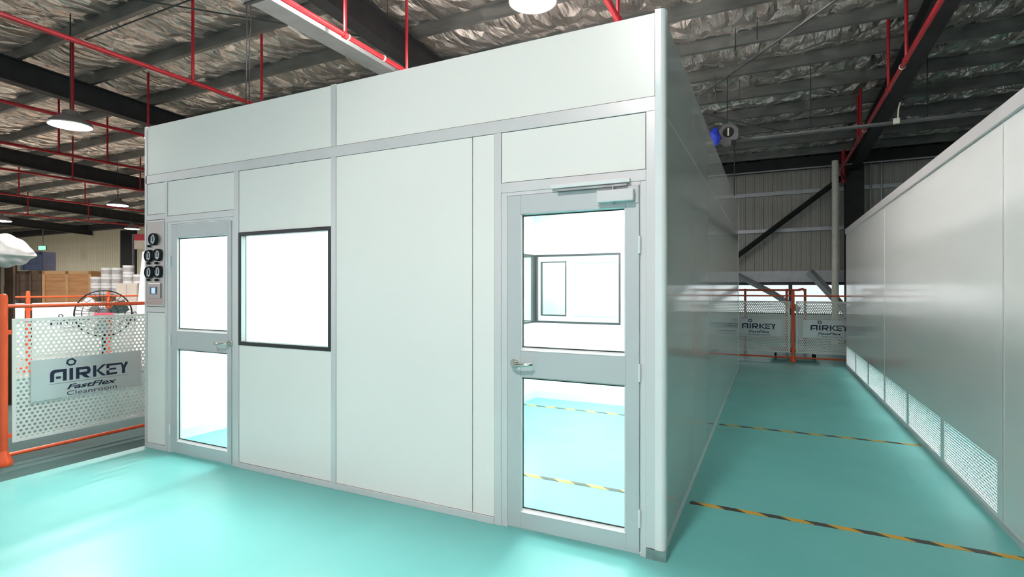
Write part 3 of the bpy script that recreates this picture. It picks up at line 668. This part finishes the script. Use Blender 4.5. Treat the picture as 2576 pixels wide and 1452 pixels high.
# channel crossing the aisle with the reel and the cloth bag
t = empty('cable_tray', (2, 7.94, 4.38), 'zinc channel crossing high over the aisle below the rafter', 'cable tray')
MB().box(-.9, 5.5, 7.88, 8.0, 4.34, 4.346).build('tray_base', M['purlin'], t)
for y in (7.88, 8.0): MB().box(-.9, 5.5, y - .003, y + .003, 4.346, 4.375).build('tray_side', M['purlin'], t)
for x in (-.2, 1.2, 2.9, 4.6): MB().tube([(x, 7.94, 4.345), (x, 7.94, roof_z(7.94) - .05)], .007, 6).build('hanger_rod', M['beam'], t)
c = at(1833, 341, 9.85)
t = empty('hose_reel', (c.x, c.y, c.z - .2), 'grey octagonal reel housing on the channel above the aisle', 'reel')
pf = [(.19 * math.cos(R(22.5 + 45 * k)), .21 * math.sin(R(22.5 + 45 * k))) for k in range(8)]
MB().prism(pf, -.09, .09, lambda u, v, a: (c.x + u, c.y + a, c.z + v)).build('housing', M['greyp'], t, bevel=.01)
MB().lathe([(0, -.115), (.085, -.115), (.095, -.09), (.095, -.08)], (c.x, c.y, c.z + .03), 'y', 24, False).build('hub', M['black'], t, smooth=True)
box('hub_bar', M['cream'], t, c.x - .013, c.x + .013, c.y - .125, c.y - .114, c.z - .04, c.z + .10)
box('bracket', M['black'], t, c.x + .05, c.x + .13, c.y - .13, c.y - .05, c.z - .22, c.z - .13); box('mount_arm', M['greyp'], t, c.x - .03, c.x + .03, c.y + .09, 7.875, c.z - .12, c.z - .07)
MB().tube([(c.x + .1, c.y - .1, c.z - .2), (c.x + .105, c.y - .1, c.z - .7), (c.x + .1, c.y - .1, c.z - 1.2)], .009, 6).build('hose', M['black'], t)
c = at(1797, 345, 9.6)
m = bmesh.new(); bmesh.ops.create_icosphere(m, subdivisions=4, radius=1)
for v in m.verts:
    q = v.co.copy(); k = 1 + .10 * math.sin(7 * q.z + 3 * q.x) + .06 * math.sin(11 * q.y + 5 * q.z)
    v.co = Vector((q.x * .10 * k * (1 - .25 * q.z), q.y * .09 * k, q.z * .17)) + c
me = bpy.data.meshes.new('cloth_bag'); m.to_mesh(me); m.free(); me.shade_smooth(); me.materials.append(M['blue']); tag(link('cloth_bag', me), 'royal blue cloth bundle hanging beside the grey reel', 'bag')
c = at(2255, 305, 8.8)
t = empty('junction_box', c, 'small white junction box with conduit near the right rafter', 'junction box')
box('body', M['pipew'], t, c.x - .045, c.x + .045, c.y - .03, c.y + .03, c.z - .05, c.z + .04, bevel=.008)
MB().tube([(c.x + .02, c.y, c.z + .04), (c.x + .03, c.y, c.z + .2), (c.x + .05, c.y, c.z + .30)], .012, 8).build('conduit', M['pipew'], t, smooth=True)
for dx, lb in ((620, 'black cable hanging at the upper left, left strand'), (630, 'black cable hanging at the upper left, right strand')):
    a, b_ = at(dx, -60, 6.6), at(dx - 3, 262, 6.6)
    mid = (a + b_) / 2 + Vector((.02 if dx == 620 else -.01, 0, 0))
    tag(MB().tube([a, a * .6 + b_ * .4 + Vector((.015, 0, 0)), mid, b_ - Vector((0, 0, .5))], .007, 6).build('hanging_cable', M['black'], smooth=True), lb, 'cable', 'black cables hanging at upper left')

# ================================================================== LEFT BACKGROUND
# industrial floor fan
fc = at(261, 790, 9.2); fan_a = math.atan2(CAM.y - fc.y, CAM.x - fc.x)
t = empty('floor_fan', (fc.x, fc.y, 0), 'large black caged floor fan behind the left fence', 'fan')
ux, uy = math.cos(fan_a), math.sin(fan_a)                         # facing the viewer side
def F(a, b_, z): return Vector((fc.x - uy * a + ux * b_, fc.y + ux * a + uy * b_, fc.z + z))
def ring(r, d, n=40): return [F(r * math.cos(2 * math.pi * k / n), d, r * math.sin(2 * math.pi * k / n)) for k in range(n + 1)]
g = MB()
for r, d in ((.40, 0), (.40, -.14)): g.tube(ring(r, d), .010, 6, False)
g.build('cage_hoop', M['black'], t, smooth=True)
g = MB()
for r, d in ((.30, .05), (.20, .075), (.11, .085), (.30, -.19)): g.tube(ring(r, d), .004, 5, False)
for k in range(36):
    a = 2 * math.pi * k / 36; g.tube([F(.40 * math.cos(a), 0, .40 * math.sin(a)), F(.30 * math.cos(a), .05, .30 * math.sin(a)), F(.08 * math.cos(a), .088, .08 * math.sin(a))], .0028, 4, False)
    g.tube([F(.40 * math.cos(a), 0, .40 * math.sin(a)), F(.40 * math.cos(a), -.14, .40 * math.sin(a)), F(.1 * math.cos(a), -.21, .1 * math.sin(a))], .0028, 4, False)
g.build('cage_wire', M['black'], t)
for k in range(3):
    a0 = 2 * math.pi * k / 3 + .4; b = MB(); pts = []
    for s_, (r, wdt, tw) in enumerate(((.06, .25, .05), (.18, .42, .045), (.30, .42, .035), (.37, .25, .02))):
        pts += [F(r * math.cos(a0 - wdt), -.06 - tw, r * math.sin(a0 - wdt)), F(r * math.cos(a0 + wdt), -.06 + tw, r * math.sin(a0 + wdt))]
    pts2 = [p + Vector((ux, uy, 0)) * .004 for p in pts]
    fs = []
    for s_ in range(3): i = 2 * s_; fs += [(i, i + 1, i + 3, i + 2), (8 + i, 8 + i + 2, 8 + i + 3, 8 + i + 1)]
    fs += [(0, 8, 9, 1), (6, 7, 15, 14), (0, 2, 10, 8), (2, 4, 12, 10), (4, 6, 14, 12), (1, 9, 11, 3), (3, 11, 13, 5), (5, 13, 15, 7)]
    b.add(pts + pts2, fs).build('blade', M['steel'], t, smooth=True)
MB().tube([F(0, -.28, 0), F(0, -.24, 0), F(0, .08, 0), F(0, .095, 0)], [.07, .095, .09, .05], 18).build('motor', M['greyp'], t, smooth=True)
MB().tube([F(0, -.16, -.08), F(0, -.16, -fc.z + .06)], .03, 12).build('pole', M['black'], t, smooth=True)
MB().tube([F(0, -.16, -fc.z), F(0, -.16, -fc.z + .03), F(0, -.16, -fc.z + .07)], [.30, .29, .05], 24).build('base', M['black'], t, smooth=True)
MB().tube([F(-.13, .10, -.02), F(.13, .10, -.02)], .035, 8).build('badge_bar', M['redsign'], t)

def pbox(name, mt, parent, p0, w_, d_, h_, face, z0=0, bevel=0):
    "box whose front bottom left corner is p0, width along the direction square to face"
    r = Vector((-face.y, face.x, 0)); r = -r; b = MB(); vs = []
    for zz in (z0, z0 + h_):
        for dd in (0, d_):
            for ww in (0, w_):
                q = p0 + r * ww - face * dd; vs.append((q.x, q.y, zz))
    b.add(vs, [(0, 2, 3, 1), (4, 5, 7, 6), (0, 1, 5, 4), (2, 6, 7, 3), (0, 4, 6, 2), (1, 3, 7, 5)])
    return b.build(name, M[mt], parent, bevel=bevel)
# the goods stand square to the hall: faces toward +x
def goods(x, y, d): q = at(x, y, d); return Vector((q.x, q.y, 0))
FX = Vector((math.cos(R(-32)), math.sin(R(-32)), 0)); RXv = Vector((math.sin(R(32)), math.cos(R(32)), 0))
def crate(x0p, x1p, ytop, d, name, label, mt, mt2, z0=0.0, slats=7, split=True, cat='crate', group=None):
    a = goods(x0p, 700, d); b_ = at(x1p, 700, d); wd = (Vector((b_.x, b_.y, 0)) - a).length; top = at(x0p, ytop, d).z
    t = empty(name, (a.x, a.y, z0), label, cat, group)
    F_ = -FW
    def q(u0, u1, dd0, dd1, za, zb, nm, m_):
        vs = [];
        for zz in (za, zb):
            for dd in (dd0, dd1):
                for uu in (u0, u1): p = a + RT * uu - F_ * dd; vs.append((p.x, p.y, zz))
        return MB().add(vs, [(0, 2, 3, 1), (4, 5, 7, 6), (0, 1, 5, 4), (2, 6, 7, 3), (0, 4, 6, 2), (1, 3, 7, 5)]).build(nm, M[m_], t)
    q(0, wd, .03, max(.06, wd * .8), z0, top, 'body', mt); hh = top - z0
    for k in range(slats):
        za = z0 + hh * (k + .06) / slats; zb = z0 + hh * (k + .94) / slats; q(.02, wd - .02, .012, .03, za, zb, 'board', mt)
    for u in ([0, max(0, wd - .08)] + ([wd / 2 - .035] if split else [])): q(u, u + .08, -.005, .012, z0, top, 'batten', mt2)
    q(0, wd, -.005, .012, top - .09, top, 'batten', mt2)
    return t
crate(106, 230, 683, 15.0, 'wooden_crate', 'pale orange plywood crate with battens behind the fan', 'wood', 'wood2')
crate(72, 104.5, 682, 15.0, 'wooden_crate', 'dark brown crate beside the pale plywood crate', 'brown', 'brown', split=False)
crate(42, 71, 683, 15.0, 'wooden_crate', 'narrow dark brown crate next to the cardboard stack', 'brown', 'card', split=False)
crate(52, 104.5, 634, 15.0, 'stacking_crate', 'navy blue crate on top of the brown crates', 'navy', 'navy', z0=2.052, slats=3, split=False)
crate(-100, -42, 612, 6.6, 'cardboard_stack', 'dark brown carton stack at the left edge under white film', 'card', 'brown', slats=4, split=False, cat='carton')
crate(12, 27, 640, 6.96, 'timber_post', 'grey brown timber post beside the carton stack', 'brown', 'brown', slats=1, split=False, cat='post')
# white film draped over the carton stack
c = at(8, 632, 6.55); m = bmesh.new(); bmesh.ops.create_icosphere(m, subdivisions=5, radius=1)
for v in m.verts:
    q = v.co.copy(); s_ = max(0, q.x); k = 1 + .05 * math.sin(9 * q.z + 4 * q.x) + .04 * math.sin(13 * q.x + 7 * q.y)
    lx = q.x * (.30 if q.x > 0 else .30) * k; lz = q.z * (.21 * (1 - .75 * s_ ** 1.5)) * k - .05 * s_; ly = q.y * .30
    v.co = c + RT * lx + FW * ly + Vector((0, 0, lz))
me = bpy.data.meshes.new('film'); m.to_mesh(me); m.free(); me.shade_smooth(); me.materials.append(M['film'])
tag(link('plastic_film', me), 'bunched white plastic film over the carton stack at left', 'film')
# white drums in stacks on a beige cabinet
ca = at(292, 714, 12.3); cw = .62
t = empty('beige_cabinet', (ca.x, ca.y, 0), 'beige cabinet behind the fan carrying white drums', 'cabinet')
def lbox(nm, m_, par, org, u0, u1, d0, d1, za, zb):
    vs = []
    for zz in (za, zb):
        for dd in (d0, d1):
            for uu in (u0, u1): p = org + RT * uu + FW * dd; vs.append((p.x, p.y, zz))
    return MB().add(vs, [(0, 2, 3, 1), (4, 5, 7, 6), (0, 1, 5, 4), (2, 6, 7, 3), (0, 4, 6, 2), (1, 3, 7, 5)]).build(nm, M[m_], par)
lbox('body', 'beige', t, ca, 0, .50, 0, .5, 0, ca.z); lbox('door', 'beige', t, ca, .01, .245, -.015, 0, .08, ca.z - .03); lbox('door', 'beige', t, ca, .255, .49, -.015, 0, .08, ca.z - .03)
sl = at(212, 742, 12.6)
t = empty('steel_rack', (sl.x, sl.y, 0), 'low dark rack holding stacked white drums behind the fan', 'rack')
lbox('shelf', 'greyp', t, sl, 0, .78, 0, .45, sl.z - .04, sl.z)
for u in (.0, .74):
    for d_ in (.0, .41): lbox('leg', 'greyp', t, sl, u, u + .04, d_, d_ + .04, 0, sl.z - .04)
dn = 0
POS = ['far left column', 'second column', 'third column', 'fourth column', 'fifth column', 'right column']
def drum(p, r, h_, label):
    t = empty('paint_drum', p, label, 'drum', 'white drums stacked behind the fan')
    MB().lathe([(0, 0), (r * .94, 0), (r, .01), (r, h_ * .93), (r * 1.03, h_ * .94), (r * 1.03, h_), (0, h_)], p, 'z', 20).build('drum_body', M['can'], t, smooth=True)
    MB().lathe([(r * 1.004, h_ * .25), (r * 1.008, h_ * .25), (r * 1.008, h_ * .75), (r * 1.004, h_ * .75)], p, 'z', 20, False).build('label_band', M['canl'], t, smooth=True)
for i in range(3):
    for k in range(3 if i else 2):
        p = sl + RT * (.13 + .255 * i) + FW * .2; p = Vector((p.x, p.y, sl.z + .215 * k))
        drum(p, .115, .21, 'white drum on the dark rack, %s, %s row' % (POS[i], ['bottom', 'middle', 'top'][k]))
for i in range(2):
    for k in range(2 if i == 0 else 1):
        p = ca + RT * (.13 + .25 * i) + FW * .22; p = Vector((p.x, p.y, ca.z + .215 * k))
        drum(p, .115, .21, 'white drum on the beige cabinet, %s %s' % (['left', 'right'][i], ['lower', 'upper'][k]))
# white leaning board, red and cream notice board, exit light
a = at(352, 770, 10.4)
t = empty('white_board', (a.x, a.y, 0), 'tall white board leaning beside the booth edge', 'board')
vs = [a + RT * u + FW * d_ + Vector((0, 0, z - a.z)) for (d_) in (0, .03) for u, z in ((-.16, 0), (.55, 0), (.55, 2.3), (.05, 2.25))]
MB().add(vs, [(3, 2, 1, 0), (4, 5, 6, 7), (0, 1, 5, 4), (1, 2, 6, 5), (2, 3, 7, 6), (3, 0, 4, 7)]).build('board_sheet', M['film'], t)
MB().add([p - FW * .012 for p in vs[:2]] + [vs[1] + Vector((0, 0, .12)) - FW * .012, vs[0] + Vector((0, 0, .12)) - FW * .012, vs[0], vs[1], vs[1] + Vector((0, 0, .12)), vs[0] + Vector((0, 0, .12))], [(3, 2, 1, 0), (4, 5, 6, 7), (0, 1, 5, 4), (1, 2, 6, 5), (2, 3, 7, 6), (3, 0, 4, 7)]).build('foot_strip', M['alu'], t)
a = at(337, 590, 16); b_ = at(337, 606, 16); c = at(337, 628, 16)
t = empty('notice_board', (a.x, a.y, 0), 'crimson and cream notice board on a post left of the booth', 'sign')
lbox('board_top', 'redsign', t, a, 0, .5, 0, .03, b_.z, a.z); lbox('board_lower', 'cream', t, a, 0, .5, .003, .027, c.z, b_.z)
lbox('post', 'greyp', t, a, -.06, -.01, 0, .05, 0, a.z); lbox('post', 'greyp', t, a, .52, .57, 0, .05, 0, a.z)
a = at(105, 625, 31)
t = empty('exit_light', a, 'small glowing green exit light on the left far wall', 'exit sign')
lbox('lit_face', 'green', t, a, -.19, .19, 0, .04, a.z - .1, a.z + .1); lbox('case', 'greyp', t, a, -.22, .22, .04, .1, a.z - .13, a.z + .13)
lbox('hanging_bar', 'greyp', t, a, -.02, .02, .05, .09, a.z + .13, roof_z(a.y) - .05)
